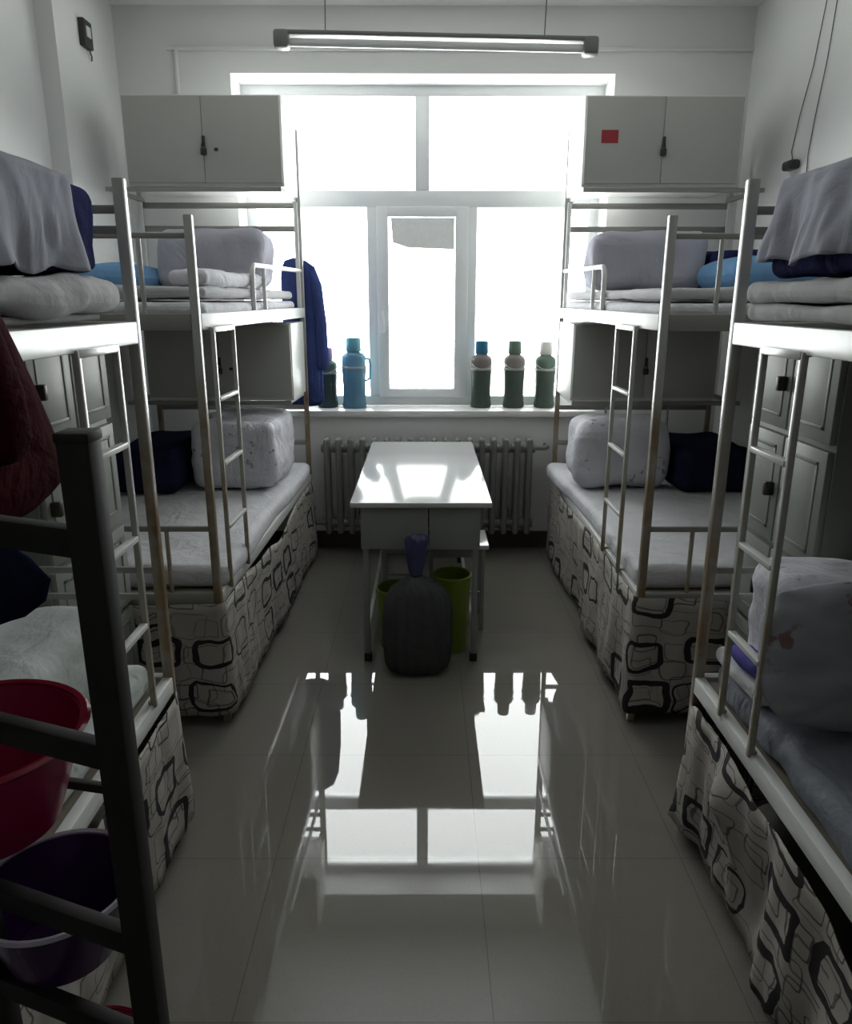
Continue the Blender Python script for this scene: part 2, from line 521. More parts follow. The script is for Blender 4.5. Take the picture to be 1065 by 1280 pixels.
M['t_blue'] = see_through('light_blue_flask_plastic', (.19, .36, .46), .12, .3, (.4, .75, .9))
M['t_teal'] = see_through('teal_cup', (.18, .37, .42), .12, .3, (.4, .8, .85))
M['t_bluecap'] = see_through('blue_cup', (.035, .20, .32), .05, .3, (.2, .5, .7))
M['t_greencap'] = see_through('green_cup', (.15, .21, .175), .1, .35, (.3, .6, .5))
M['t_grey'] = see_through('pale_grey_cup', (.55, .55, .53), .15, .4, (.8, .8, .8))
M['t_pink'] = see_through('pale_mauve_cup', (.40, .33, .46), .08, .4, (.7, .6, .8))
M['t_collar'] = see_through('grey_pink_collar', (.27, .245, .235), .05, .4, (.6, .5, .5))

# ------------------------------------------------------------------ room
XL, XR, YB, YF, ZC = -1.85, 1.82, 4.75, -2.2, 3.10
ZF = -.055                                   # floor level while building; everything is lifted by -ZF at the end
WX0, WX1, WZ0, WZ1, YW = -1.13, 1.06, .86, 2.77, 4.99      # window opening and depth of its frame

def struct(name, mb, mat, **kw):
    o = mb.build(name, mat, smooth=False, **kw); o['kind'] = 'structure'; return o
struct('floor', MB().box(XL - .2, XR + .2, YF - .2, YB + .4, ZF - .1, ZF), M['floor'], origin=(0, 0, ZF))
struct('ceiling', MB().box(XL - .2, XR + .2, YF - .2, YB + .4, ZC, ZC + .1), M['ceil'], origin=(0, 2, ZC))
struct('wall_left', MB().box(XL - .2, XL, YF - .2, YB, ZF, ZC), M['wall'], origin=(XL, 2, ZF))
struct('wall_right', MB().box(XR, XR + .2, YF - .2, YB, ZF, ZC), M['wall'], origin=(XR, 2, ZF))
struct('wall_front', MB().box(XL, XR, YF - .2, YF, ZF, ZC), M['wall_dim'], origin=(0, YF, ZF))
w = MB()
w.box(XL - .2, WX0, YB, YB + .42, ZF, ZC); w.box(WX1, XR + .2, YB, YB + .42, ZF, ZC)
w.box(WX0, WX1, YB, YB + .42, ZF, WZ0 - .04); w.box(WX0, WX1, YB, YB + .42, WZ1, ZC)
struct('wall_back', w, M['wall'], origin=(0, YB, ZF))
struct('trim_1', MB().box(XL, XL + .09, 4.0, YB, ZF, ZC), M['wall'], origin=(XL, 4.3, ZF))     # column in the far left corner
struct('baseboard_back', MB().box(XL + .09, XR, YB - .012, YB, ZF, .06), M['base'])

win = empty('window_1', (0, YW, WZ0), kind='structure')
fr = MB()
y0, y1 = YW, YW + .07
fr.box(WX0 + .002, WX0 + .06, y0, y1, WZ0 + .001, WZ1 - .001, .004); fr.box(WX1 - .06, WX1 - .002, y0, y1, WZ0 + .001, WZ1 - .001, .004)
fr.box(WX0 + .058, WX1 - .058, y0 + .001, y1, WZ1 - .065, WZ1 - .001, .004); fr.box(WX0 + .058, WX1 - .058, y0 + .001, y1, WZ0 + .001, WZ0 + .06, .004)
fr.build('frame', M['pvc'], win)
MB().box(WX0 + .06, WX1 - .06, y0, y1, 2.085, 2.185, .006).build('transom', M['pvc'], win)
MB().box(-.082, .005, y0 + .002, y1, 2.185, WZ1 - .06, .006).build('mullion', M['pvc'], win)
MB().box(-.385, -.32, y0 + .002, y1, WZ0 + .06, 2.09, .006).build('mullion', M['pvc'], win)
MB().box(.245, .305, y0 + .002, y1, WZ0 + .06, 2.09, .006).build('mullion', M['pvc'], win)
sa = MB()
for a in ((-.325, -.252, WZ0 + .055, 2.09), (.168, .25, WZ0 + .055, 2.09)): sa.box(a[0], a[1], y0 - .022, y0 + .03, a[2], a[3], .006)
sa.box(-.26, .18, y0 - .021, y0 + .03, 2.03, 2.09, .006); sa.box(-.26, .18, y0 - .021, y0 + .03, WZ0 + .055, .97, .006)
sash = sa.build('sash', M['pvc'], win)
hd = MB().box(-.30, -.282, y0 - .034, y0 - .02, 1.40, 1.47, .004); hd.box(-.297, -.285, y0 - .055, y0 - .034, 1.425, 1.445, .003); hd.box(-.298, -.284, y0 - .062, y0 - .05, 1.33, 1.445, .004)
hd.build('handle', M['pvc'], sash)
MB().box(-.254, .17, y0 + .008, y0 + .014, .968, 2.032).build('pane', M['glass'], sash, smooth=False)
ff = MB()
ff.poly([(-.225, y0 + .004, 1.88), (-.13, y0 + .004, 1.85), (.0, y0 + .004, 1.845), (.163, y0 + .004, 1.84), (.163, y0 + .004, 2.026), (-.236, y0 + .004, 2.026)], (0, .002, 0))
ff.build('frosted_film', M['frost'], sash, smooth=False)
for (a, b, c, d) in ((WX0 + .055, -.08, 2.18, WZ1 - .06), (.003, WX1 - .055, 2.18, WZ1 - .06), (WX0 + .055, -.383, WZ0 + .055, 2.09), (.303, WX1 - .055, WZ0 + .055, 2.09)):
    MB().box(a, b, y0 + .03, y0 + .036, c, d).build('pane', M['glass'], win, smooth=False)
MB().box(WX0, WX1, YB - .035, YW + .04, WZ0 - .04, WZ0, .006).build('window_sill', M['sill'], win)
rv = MB()
rv.box(WX0, WX0 + .006, YB, YW, WZ0, WZ1); rv.box(WX1 - .006, WX1, YB, YW, WZ0, WZ1); rv.box(WX0, WX1, YB, YW, WZ1 - .006, WZ1)
rv.build('reveal', M['reveal'], win, smooth=False)

# cable trunking on the window wall
t = MB(); t.box(-1.47, XR, YB - .018, YB - .0005, 2.875, 2.893, .003); t.box(-1.428, -1.41, YB - .018, YB - .0005, 2.50, 2.88, .003)
tag(t.build('cable_trunking', M['reveal']), 'thin white cable trunking running high along the window wall', 'trunking')

# junction box on the column
jb = empty('junction_box', (XL + .09, 4.32, 2.82), 'small dark junction box high on the left wall', 'junction box')
MB().box(XL + .09, XL + .12, 4.27, 4.37, 2.765, 2.89, .004).build('box', M['box_dark'], jb)
MB().box(XL + .119, XL + .126, 4.29, 4.34, 2.81, 2.86, .003).build('switch_plate', M['cab_side'], jb)
MB().tube([(XL + .10, 4.36, 2.77), (XL + .105, 4.37, 2.74), (XL + .10, 4.375, 2.72)], .004).build('cable', M['wire'], jb)

# wires and plug on the right wall
def wall_wire(pts, label):
    tag(MB().tube([(XR - .006, y, z) for (y, z) in pts], .0022, 6).build('wall_wire', M['wire']), label, 'wire', 'wires down the right wall')
wall_wire([(3.85, 3.09), (3.93, 2.85), (3.98, 2.6), (4.06, 2.4), (4.10, 2.25), (4.07, 2.19)], 'dark thin wire hanging down the right wall to a black plug')
wall_wire([(3.76, 3.09), (3.83, 2.82), (3.85, 2.6), (3.90, 2.35), (3.92, 2.21), (3.90, 2.0), (3.88, 1.7)], 'dark thin wire nearer the camera on the right wall')
pl = MB().soft(XR - .055, XR - .001, 3.99, 4.09, 2.155, 2.20, .015, .02, .0)
tag(pl.build('wall_plug', M['box_dark']), 'black plug stuck on the right wall below the wires', 'plug')

# ------------------------------------------------------------------ fluorescent lamp
lp = empty('fluorescent_lamp', (0, 3.3, 2.47), 'fluorescent strip lamp hanging on thin wires before the window', 'lamp')
def lz(x): return 2.497 - .018 * x
MB().beam((-.60, 3.3, lz(-.60) + .02), (.64, 3.3, lz(.64) + .02), .05, .016, .004).build('batten', M['lampbody'], lp)
MB().tube([(-.57, 3.3, lz(-.57) - .012), (.61, 3.3, lz(.61) - .012)], .013, 14).build('tube', M['tube'], lp)
for sx in (-1, 1):
    x = .02 + sx * .60
    MB().box(min(x - .03 * sx, x + .03 * sx), max(x - .03 * sx, x + .03 * sx), 3.27, 3.33, lz(x) - .036, lz(x) + .03, .012).build('end_cap', M['lampbody'], lp)
for x in (-.41, .44):
    MB().tube([(x, 3.3, lz(x) + .03), (x + .015, 3.3, ZC)], .0022, 6).build('hanging_wire', M['wire'], lp)

# ------------------------------------------------------------------ bunk beds
class Bed: pass
def make_bed(side, xn, xf, yn, yf, wid, post_h_near, post_h_far, upz, lowz, label, lad, ladz, far, lad_in=.012, see_near=True):
    """side -1 / +1; the aisle line runs from |x|=xn at y=yn to |x|=xf at y=yf; upz / lowz = underside of the rails"""
    B = Bed()
    def X(y, a=0.): return side * (xn + (xf - xn) * (y - yn) / (yf - yn) + a)
    B.X, B.side, B.yn, B.yf, B.wid, B.upz, B.lowz = X, side, yn, yf, wid, upz, lowz
    root = empty('bunk_bed', (X((yn + yf) / 2, wid / 2), (yn + yf) / 2, ZF), label, 'bunk bed', 'steel bunk beds along the walls')
    B.root = root
    P = .028
    for (y, h) in ((yn, post_h_near), (yf, post_h_far)):
        for a in (0, wid):
            MB().box(X(y, a) - P / 2, X(y, a) + P / 2, y - P / 2, y + P / 2, ZF, h, .004).build('post', M['post'], root)
    # side rails
    for (z, hh) in ((upz, .055), (lowz, .05)):
        for a in (0, wid):
            MB().beam((X(yn + P / 2, a), yn + P / 2, z + hh / 2), (X(yf - P / 2, a), yf - P / 2, z + hh / 2), .03, hh, .003).build('side_rail', M['frame'], root)
        for y in (yn, yf):
            MB().beam((X(y, P / 2), y, z + hh / 2), (X(y, wid - P / 2), y, z + hh / 2), .03, hh, .003).build('cross_rail', M['dark_bar'], root)
        mb = MB()
        c = [(X(yn + .02, .016), yn + .02), (X(yf - .02, .016), yf - .02), (X(yf - .02, wid - .016), yf - .02), (X(yn + .02, wid - .016), yn + .02)]
        mb.poly([(p[0], p[1], z + .022) for p in c], (0, 0, .016)).build('bed_board', M['board'], root, smooth=False)
    # end bars
    def bar(y, a0, a1, z, mat='dark_bar', w=.014, h=.018):
        MB().beam((X(y, a0), y, z), (X(y, a1), y, z), w, h, .003).build('end_bar', M[mat], root)
    def upright(y, a, z0, z1, r=.008):
        MB().tube([(X(y, a), y, z0), (X(y, a), y, z1)], r, 10).build('end_upright', M['bar'], root)
    if far:
        bar(yn, P / 2, wid - P / 2, 1.735); bar(yn, P / 2, wid - P / 2, .73, h=.02)
        for a in (.17, wid - .17):
            upright(yn, a, upz + .05, 1.728); upright(yn, a, lowz + .05, .722)
        for z in (2.05, 1.925): bar(yf, P / 2, wid - P / 2, z, h=.032)
        for z in (.90, .68): bar(yf, P / 2, wid - P / 2, z, h=.03)
        for a in (.30, wid - .25):
            upright(yf, a, .68, .9, .009)
    else:
        for z in (1.748, 1.70): bar(yf, P / 2, wid - P / 2, z, h=.02)
        for z in (.80, .72): bar(yf, P / 2, wid - P / 2, z, h=.018)
        bar(yn, P / 2, wid - P / 2, 1.728); bar(yn, P / 2, wid - P / 2, .80)
    # cabinet supports
    if far:
        for (z, l) in ((2.077, .45), (.985, .45)):
            for a in (.02, wid - .02):
                if z > 2 or a > .1 or True:
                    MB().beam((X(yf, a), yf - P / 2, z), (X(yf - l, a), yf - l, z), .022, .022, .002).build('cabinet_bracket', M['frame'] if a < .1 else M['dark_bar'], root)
            MB().beam((X(yf - l, 0.0), yf - l, z), (X(yf - l, wid), yf - l, z), .02, .022, .002).build('cabinet_bracket', M['dark_bar'], root)
        for a in (.01, wid - .01):
            MB().beam((X(yf - .035, a), yf - .035, upz + .055), (X(yf - .035, a), yf - .035, 2.066), .018, .022, .002).build('bracket_upright', M['frame'], root)
    # ladder
    y0_, y1_ = lad
    ld = empty_part = MB()
    xo = -side * (P / 2 + lad_in)
    bot, top = ladz[0], ladz[1]
    l = MB()
    for y in (y0_, y1_):
        l.box(X(y) + xo - .0075, X(y) + xo + .0075, y - .0075, y + .0075, bot, top, .002)
    l.beam((X(y0_) + xo, y0_, top - .008), (X(y1_) + xo, y1_, top - .008), .018, .018, .002)
    for y in (y0_, y1_):                                   # hooks that tie the ladder to the rails
        l.beam((X(y) + xo, y, top - .004), (X(y) - side * .0, y, top - .004), .014, .012, .001)
        l.beam((X(y) + xo, y, bot + .012), (X(y) - side * .0, y, bot + .012), .014, .012, .001)
    lo = l.build('ladder', M['bar'], root)
    for z in ladz[2:]:
        MB().beam((X(y0_ + .008) + xo, y0_ + .008, z), (X(y1_ - .008) + xo, y1_ - .008, z), .02, .014, .002).build('rung', M['frame'], lo)
    return B

FL = make_bed(-1, .795, .748, 2.61, 4.60, .90, 1.80, 2.445, 1.433, .432, 'far left steel bunk bed by the window with white upper rail', (2.70, 2.96), (.47, 1.44, 1.187, .95, .708), True)
FR = make_bed(1, .785, .79, 2.61, 4.60, .93, 1.80, 2.445, 1.433, .432, 'far right steel bunk bed by the window below the cabinet with a red label', (2.86, 3.13), (.47, 1.44, 1.187, .95, .708), True)
NL = make_bed(-1, .775, .775, .02, 1.99, .93, 1.82, 1.82, 1.424, .422, 'near left steel bunk bed behind the dark rack', (1.615, 1.825), (.464, 1.43, 1.19, .948, .708), False, .0)
NR = make_bed(1, .783, .783, .02, 1.99, .93, 1.82, 1.82, 1.424, .422, 'near right steel bunk bed whose lower frame leaves the photo', (1.593, 1.782), (.464, 1.43, 1.19, .948, .708), False, .0)

def guard(B, ys, y2, label):
    s = B.side
    X = B.X
    P = []
    for (y, z) in ((ys, 1.45), (ys, 1.64), (ys + .012, 1.665), (ys + .035, 1.68), (y2 - .02, 1.695)): P.append((X(y, .002), y, z))
    MB().tube(P, .011, 10).build('guard_rail', M['frame'], B.root)
    MB().tube([(X(ys + .22, .002), ys + .22, 1.45), (X(ys + .22, .002), ys + .22, 1.675)], .009, 10).build('guard_rail', M['frame'], B.root)
guard(FL, 3.43, 4.60, ''); guard(FR, 3.55, 4.60, '')

# ------------------------------------------------------------------ cabinets at the window end
def cabinet(B, z0, z1, label, red=False, seam=True):
    X, s = B.X, B.side
    ya, yb = 4.15, 4.575
    a0, a1 = -.01, .785
    xa, xb = X(4.35, a0), X(4.35, a1)
    lo, hi = min(xa, xb), max(xa, xb)
    root = empty('storage_cabinet', ((lo + hi) / 2, (ya + yb) / 2, z0), label, 'cabinet', 'box cabinets mounted on the far bunks')
    MB().box(lo, hi, ya, yb, z0, z1, .004).build('body', M['cab_side'], root)
    mid = (lo + hi) / 2
    for (p, q) in ((lo + .006, mid - .0012), (mid + .0012, hi - .006)):
        MB().box(p, q, ya - .014, ya, z0 + .018, z1 - .008, .002).build('door', M['cab'], root)
    k = MB()
    k.box(mid - .004, mid + .012, ya - .02, ya - .0135, z0 + .19, z0 + .235, .002)
    lk = k.build('hasp', M['lock'], root)
    k = MB(); k.box(mid - .012, mid + .018, ya - .03, ya - .014, z0 + .145, z0 + .178, .005)
    k.tube([(mid - .004, ya - .022, z0 + .176), (mid - .004, ya - .022, z0 + .196), (mid + .003, ya - .022, z0 + .204), (mid + .010, ya - .022, z0 + .196), (mid + .010, ya - .022, z0 + .176)], .003, 8)
    k.build('padlock', M['lock'], root)
    if red:
        MB().box(lo + .085, lo + .17, ya - .016, ya - .0138, z0 + .205, z0 + .265).build('red_label', M['red'], root, smooth=False)
    else:
        MB().box(mid + .055, mid + .075, ya - .018, ya - .0135, z0 + .165, z0 + .18, .002).build('latch_stud', M['lock'], root)
    return root
cabinet(FL, 2.09, 2.515, 'pale grey cabinet on top of the far left bunk')
cabinet(FR, 2.09, 2.515, 'pale grey cabinet with a small red label on top of the far right bunk', True)
cabinet(FL, .998, 1.41, 'pale grey cabinet hung under the upper berth of the far left bunk')
cabinet(FR, .998, 1.41, 'pale grey cabinet hung under the upper berth of the far right bunk')

# ------------------------------------------------------------------ lockers in the gaps between the beds
def locker(s, y0, y1, label, ajar):
    x0, x1 = 1.10, 1.68
    def bx(a, b, c, d, e, f, bev=.003):
        p, q = s * a, s * b
        return MB().box(min(p, q), max(p, q), c, d, e, f, bev)
    root = empty('locker', (s * (x0 + x1) / 2, (y0 + y1) / 2, ZF), label, 'locker', 'wooden lockers against the side walls')
    bx(x0 + .02, x1, y0, y1, ZF, 1.44).build('body', M['locker'], root)
    ncol = 2
    w = (y1 - y0) / ncol
    for c in range(ncol):
        for (z0, z1) in ((.02, .45), (.47, .76), (.78, 1.125), (1.145, 1.43)):
            d = bx(x0, x0 + .02, y0 + c * w + .005, y0 + (c + 1) * w - .005, z0, z1, .003)
            do = d.build('door', M['locker_door'], root)
            p = MB()
            ya, yb = y0 + c * w + .045, y0 + (c + 1) * w - .045
            for (A, Bq, C, D) in ((ya, yb, z0 + .035, z0 + .047), (ya, yb, z1 - .047, z1 - .035), (ya, ya + .012, z0 + .035, z1 - .035), (yb - .012, yb, z0 + .035, z1 - .035)):
                xx = sorted((s * (x0 - .003), s * (x0 + .001)))
                p.box(xx[0], xx[1], A, Bq, C, D, .002)
            p.build('moulding', M['locker'], do)
            if (c == 1) != (s == 1): continue
            k = MB(); xx = sorted((s * (x0 - .03), s * (x0 + .0)))
            yk = y0 + c * w + .035
            k.box(xx[0], xx[1], yk - .01, yk + .012, (z0 + z1) / 2 - .025, (z0 + z1) / 2 + .02, .005)
            k.build('knob', M['lock'], do)
    return root
locker(-1, 2.05, 2.575, 'grey green locker behind the near left bunk ladder', 0)
locker(1, 2.045, 2.575, 'grey green locker behind the near right bunk ladder', 1)

# ------------------------------------------------------------------ bed skirts
def skirt(B, path, zt, mat, label, seed, inset, sagf, hemf=None, fold=.022, wl=.16):
    o = MB().sheet(path, zt, -.012, seed=seed, inset=inset, sagf=sagf, hemf=hemf, fold=fold, wl=wl).build('bed_skirt', M[mat], solid=.003, ang=180)
    tag(o, label, 'bed skirt', 'printed skirts round the lower berths')
def lump(c, w): return lambda S: sum(a * math.exp(-((S - p) / ww) ** 2) for (p, a, ww) in c)
# paths run so that (t.y, -t.x) points into the aisle
def rev(p): return p[::-1]
o_ = .024
# left beds: going away along +y the right-hand normal is +x (into the aisle)
skirt(FL, [(FL.X(2.61, .88), 2.585), (FL.X(2.61, .05), 2.582), (FL.X(2.61, -.012), 2.588), (FL.X(2.62, -o_), 2.61), (FL.X(2.68, -o_), 2.68), (FL.X(4.55, -o_), 4.55)],
      .445, 'skirt0', 'black and white printed bed skirt round the far left lower berth', 1.3, lambda S, v: .02 * v * v, lump([(1.9, .07, .25), (1.45, .03, .15), (.4, .015, .2)], 0), lambda S: .006 + .006 * nz(S * 4))
skirt(NL, [(NL.X(0, -o_), .05), (NL.X(0, -o_), 1.96), (NL.X(0, -.012), 2.008), (NL.X(0, .05), 2.018), (NL.X(0, .9), 2.018)],
      .415, 'skirt1', 'black and white printed bed skirt beside the dark rack', 4.1,
      lambda S, v: (0 if S < 1.75 else .012 * v * min(1, (S - 1.75) / .15)), lump([(1.2, .03, .2)], 0), lambda S: .008 + .01 * nz(S * 5))
# right beds: path runs towards the camera so the normal is -x
skirt(FR, [(FR.X(4.55, -o_), 4.55), (FR.X(2.68, -o_), 2.68), (FR.X(2.62, -o_), 2.61), (FR.X(2.61, -.012), 2.588), (FR.X(2.61, .05), 2.582), (FR.X(2.61, .9), 2.585)],
      .47, 'skirt2', 'black and white printed bed skirt round the far right lower berth', 7.7, lambda S, v: .012 * v * v - .02 * v * math.exp(-((S - .9) / .3) ** 2), lump([(.5, .03, .3)], 0), lambda S: .006 + .006 * nz(S * 4 + 3), .03, .2)
skirt(NR, [(NR.X(0, .9), 2.018), (NR.X(0, .05), 2.018), (NR.X(0, -.012), 2.008), (NR.X(0, -o_), 1.97), (NR.X(0, -o_), .05)],
      .417, 'skirt3', 'crumpled printed bed skirt hanging below the near right lower berth', 12.2,
      lambda S, v: .0 + .012 * v * math.exp(-((S - 1.0) / .12) ** 2) + .05 * math.exp(-((S - 1.28) / .06) ** 2 - ((v - .3) / .2) ** 2), lump([(1.95, .09, .25), (.93, .04, .06), (1.45, .03, .1)], 0), lambda S: .008 + .012 * nz(S * 5 + 1), .05, .17)

# ------------------------------------------------------------------ bedding
def blk(side, xa, xb): return sorted((side * xa, side * xb))
def soft_obj(name, mat, label, cat, side, xa, xb, y0, y1, z0, z1, group=None, shf=None, **kw):
    a, b = blk(side, xa, xb)
    mb = MB().soft(a, b, y0, y1, z0, z1, sh=shf, **kw)
    return tag(mb.build(name, mat, ang=180), label, cat, group)
def bow(side, y_c, w, d):
    def f(p):
        k = d * math.exp(-((p.y - y_c) / w) ** 2)
        near = max(0, 1 - (abs(p.x) - .72) / .3)
        return (p.x - side * k * min(1, near), p.y, p.z)
    return f
# far lower mattresses
soft_obj('mattress', M['white_sheet'], 'white sheeted mattress on the far left lower berth', 'mattress', -1, .765, 1.66, 2.66, 4.56, .472, .565, r=.035, amp=.008, freq=3., seed=2, shf=bow(-1, 4.3, .55, .045))
soft_obj('mattress', M['white_sheet'], 'white sheeted mattress on the far right lower berth', 'mattress', 1, .78, 1.69, 2.66, 4.56, .472, .565, r=.035, amp=.008, freq=3., seed=5, shf=bow(1, 4.4, .5, .06))
# near lower mattresses
soft_obj('mattress', M['pale_print'], 'pale printed mattress on the near left lower berth', 'mattress', -1, .8021, 1.66, -.15, 1.9314, .4606, .5472, r=.0315, amp=.008, freq=3., seed=8)
soft_obj('mattress', M['satin'], 'grey satin sheeted mattress on the near right lower berth', 'mattress', 1, .8041, 1.66, -.15, 1.9314, .4617, .5439, r=.0315, amp=.018, freq=5., seed=11)
# far upper mattresses
soft_obj('mattress', M['white_sheet'], 'white mattress on the far left upper berth', 'mattress', -1, .78, 1.66, 2.66, 4.54, 1.472, 1.525, r=.025, amp=.006, freq=4., seed=14)
soft_obj('folded_quilt', M['pad'], 'thin white quilt spread on the far left upper mattress', 'quilt', -1, .785, 1.65, 2.70, 4.5, 1.537, 1.58, r=.021, amp=.008, freq=5., seed=15)
soft_obj('mattress', M['white_sheet'], 'white mattress on the far right upper berth', 'mattress', 1, .80, 1.69, 2.66, 4.54, 1.472, 1.525, r=.025, amp=.006, freq=4., seed=17)
soft_obj('folded_quilt', M['pad'], 'thin white quilt spread on the far right upper mattress', 'quilt', 1, .80, 1.68, 2.70, 4.5, 1.536, 1.575, r=.019, amp=.008, freq=5., seed=18)
# rolled pad edge left
soft_obj('folded_blanket', M['white_sheet'], 'rolled white blanket on the edge of the far left upper berth', 'blanket', -1, .785, .93, 2.75, 3.75, 1.58, 1.64, r=.028, amp=.012, freq=6., seed=19)
# near upper pads
soft_obj('mattress', M['pad'], 'grey white mattress drooping over the rail of the near left upper berth', 'mattress', -1, .8132, 1.66, -.15, 1.887, 1.4846, 1.5018, r=.0074, amp=.002, freq=4., seed=21)
soft_obj('folded_quilt', M['pad'], 'puffy quilt at the far end of the near left upper berth', 'quilt', -1, .7632, 1.7, -.1, 1.937, 1.5051, 1.5806, r=.0347, amp=.02, freq=4.5, seed=22)
soft_obj('mattress', M['pad'], 'lower of two grey white pads on the near right upper berth', 'mattress', 1, .7797, 1.66, -.15, 1.937, 1.4852, 1.5262, r=.0189, amp=.008, freq=4., seed=24)
soft_obj('folded_quilt', M['pad'], 'upper of two grey white pads on the near right upper berth', 'quilt', 1, .7741, 1.66, -.15, 1.9425, 1.5284, 1.5762, r=.0221, amp=.011, freq=5., seed=25)

# folded quilt blocks
soft_obj('folded_quilt_block', M['lilac'], 'lilac grey folded quilt block on the far left upper berth', 'folded quilt', -1, .80, 1.33, 3.80, 4.10, 1.585, 1.87, r=.07, amp=.02, freq=5., seed=31, creases=((1.73, .012, .012), (1.66, .006, .01)))
soft_obj('folded_quilt_block', M['lilac'], 'lilac grey folded quilt block on the far right upper berth', 'folded quilt', 1, .80, 1.36, 3.84, 4.12, 1.58, 1.855, r=.065, amp=.02, freq=5., seed=33)
soft_obj('pillow', M['blue'], 'light blue pillow at the wall side of the far left upper berth', 'pillow', -1, 1.35, 1.64, 3.55, 4.1, 1.585, 1.675, r=.044, amp=.006, freq=5., seed=35, puff=.03)
soft_obj('pillow', M['blue'], 'light blue pillow at the wall side of the far right upper berth', 'pillow', 1, 1.30, 1.68, 3.35, 3.80, 1.585, 1.70, r=.055, amp=.008, freq=5., seed=36, puff=.03)
soft_obj('folded_blanket', M['navy'], 'navy blanket behind the light blue pillow on the far right upper berth', 'blanket', 1, 1.38, 1.68, 3.84, 4.1, 1.58, 1.77, r=.04, amp=.01, freq=6., seed=38)
soft_obj('folded_quilt_block', M['print'], 'white printed quilt block on the far left lower berth', 'folded quilt', -1, .79, 1.24, 3.80, 4.42, .57, .925, r=.06, amp=.02, freq=5., seed=41, creases=((.76, .006, .012),))
soft_obj('folded_quilt_block', M['print'], 'white printed quilt block on the far right lower berth', 'folded quilt', 1, .765, 1.27, 3.82, 4.14, .57, .935, r=.09, amp=.02, freq=5., seed=43)
soft_obj('folded_quilt', M['navy_dark'], 'dark navy quilt by the wall on the far left lower berth', 'quilt', -1, 1.27, 1.64, 3.7, 4.4, .57, .80, r=.06, amp=.014, freq=5., seed=45)
soft_obj('folded_quilt', M['navy_dark'], 'dark navy quilt by the wall on the far right lower berth', 'quilt', 1, 1.29, 1.69, 3.75, 4.35, .57, .80, r=.06, amp=.014, freq=5., seed=46)

# near upper covered blocks: a quilt block with a cloth thrown over it
def covered(side, xa, xb, y0, y1, z0, z1, zb, label, label2, seed, mat, zbf=None, fl=.02, cut=.03):
    a, b = blk(side, xa, xb)
    tag(MB().soft(a, b, y0, y1, z0, z1, r=.03, amp=.01, freq=9., seed=seed).build('folded_quilt_block', M['navy'], ang=180), label, 'folded quilt')
    tag(MB().drape(a - .012, b + .012, y0 - .012, y1 - cut, z1 + .022, zb, r=.03, fold=.034, nf=6., seed=seed, flare=fl, zbf=zbf, n=260, rows=20).build('cover_cloth', mat, solid=.004, ang=180), label2, 'cloth')
covered(1, .8185, 1.6, 1.0545, 1.9259, 1.5851, 1.7982, 1.6206, 'navy folded quilt block with knit fringe on the near right upper berth', 'grey blue cloth draped over the quilt block on the near right upper berth', 51, M['greyblue'], fl=.035)
covered(-1, .8021, 1.6, .8325, 1.8981, 1.5917, 1.7849, 1.5939, 'navy folded quilt block on the near left upper berth', 'wrinkled grey cloth draped over the quilt block on the near left upper berth', 57, M['greyblue'], cut=.13)

# near lower bedding
soft_obj('folded_quilt_block', M['pale_print'], 'pale printed quilt block on the near left lower berth behind the dark rack', 'folded quilt', -1, .8409, 1.6068, 1.2765, 1.8426, .5528, .7748, r=.0735, amp=.02, freq=5., seed=61)
soft_obj('folded_quilt_block', M['print'], 'white quilt block standing on the near right lower berth', 'folded quilt', 1, .8685, 1.6677, 1.7039, 1.9425, .555, .8636, r=.0525, amp=.02, freq=5., seed=63)
pm = MB().cushion((1.10, 1.555, .556), .335, .178, .07, .28, seed=65)
pw = tag(pm.build('pillow', M['pillow_print'], ang=180), 'grey pillow with reddish print leaning on the white quilt block at near right', 'pillow')
soft_obj('folded_blanket', M['white_sheet'], 'small white folded blanket behind the near right ladder', 'blanket', 1, .7997, .8596, 1.665, 1.9425, .5505, .5972, r=.021, amp=.008, freq=8., seed=67)
soft_obj('folded_blanket', M['violet'], 'violet cloth on the white blanket behind the near right ladder', 'cloth', 1, .7997, .8596, 1.7094, 1.8426, .6016, .6471, r=.021, amp=.01, freq=9., seed=68)

# ------------------------------------------------------------------ coat by the window
c = MB().loft([(.90, -.77, 4.675, .09, .045), (.93, -.77, 4.675, .115, .055), (1.1, -.77, 4.675, .11, .055), (1.35, -.77, 4.675, .11, .055), (1.55, -.77, 4.672, .11, .05), (1.66, -.77, 4.67, .105, .045), (1.72, -.775, 4.668, .09, .038), (1.755, -.79, 4.667, .06, .026), (1.77, -.785, 4.666, .02, .012)], 60, .16, 2.5, 3)
ct = empty('coat', (-.80, 4.67, .9), 'royal blue coat hanging at the window end of the far left bunk', 'coat')
c.build('body', M['coat'], ct, ang=180)
MB().loft([(1.12, -.655, 4.68, .03, .04), (1.15, -.655, 4.68, .042, .048), (1.4, -.66, 4.678, .042, .048), (1.62, -.68, 4.674, .04, .045), (1.70, -.70, 4.672, .03, .035)], 36, .14, 3, 9).build('sleeve', M['coat'], ct, ang=180)
MB().tube([(-.785, 4.665, 1.765), (-.785, 4.664, 1.80), (-.78, 4.66, 1.85), (-.775, 4.645, 1.89), (-.77, 4.622, 1.91), (-.765, 4.60, 1.942)], .003, 8).build('hanger_hook', M['wire'], ct)

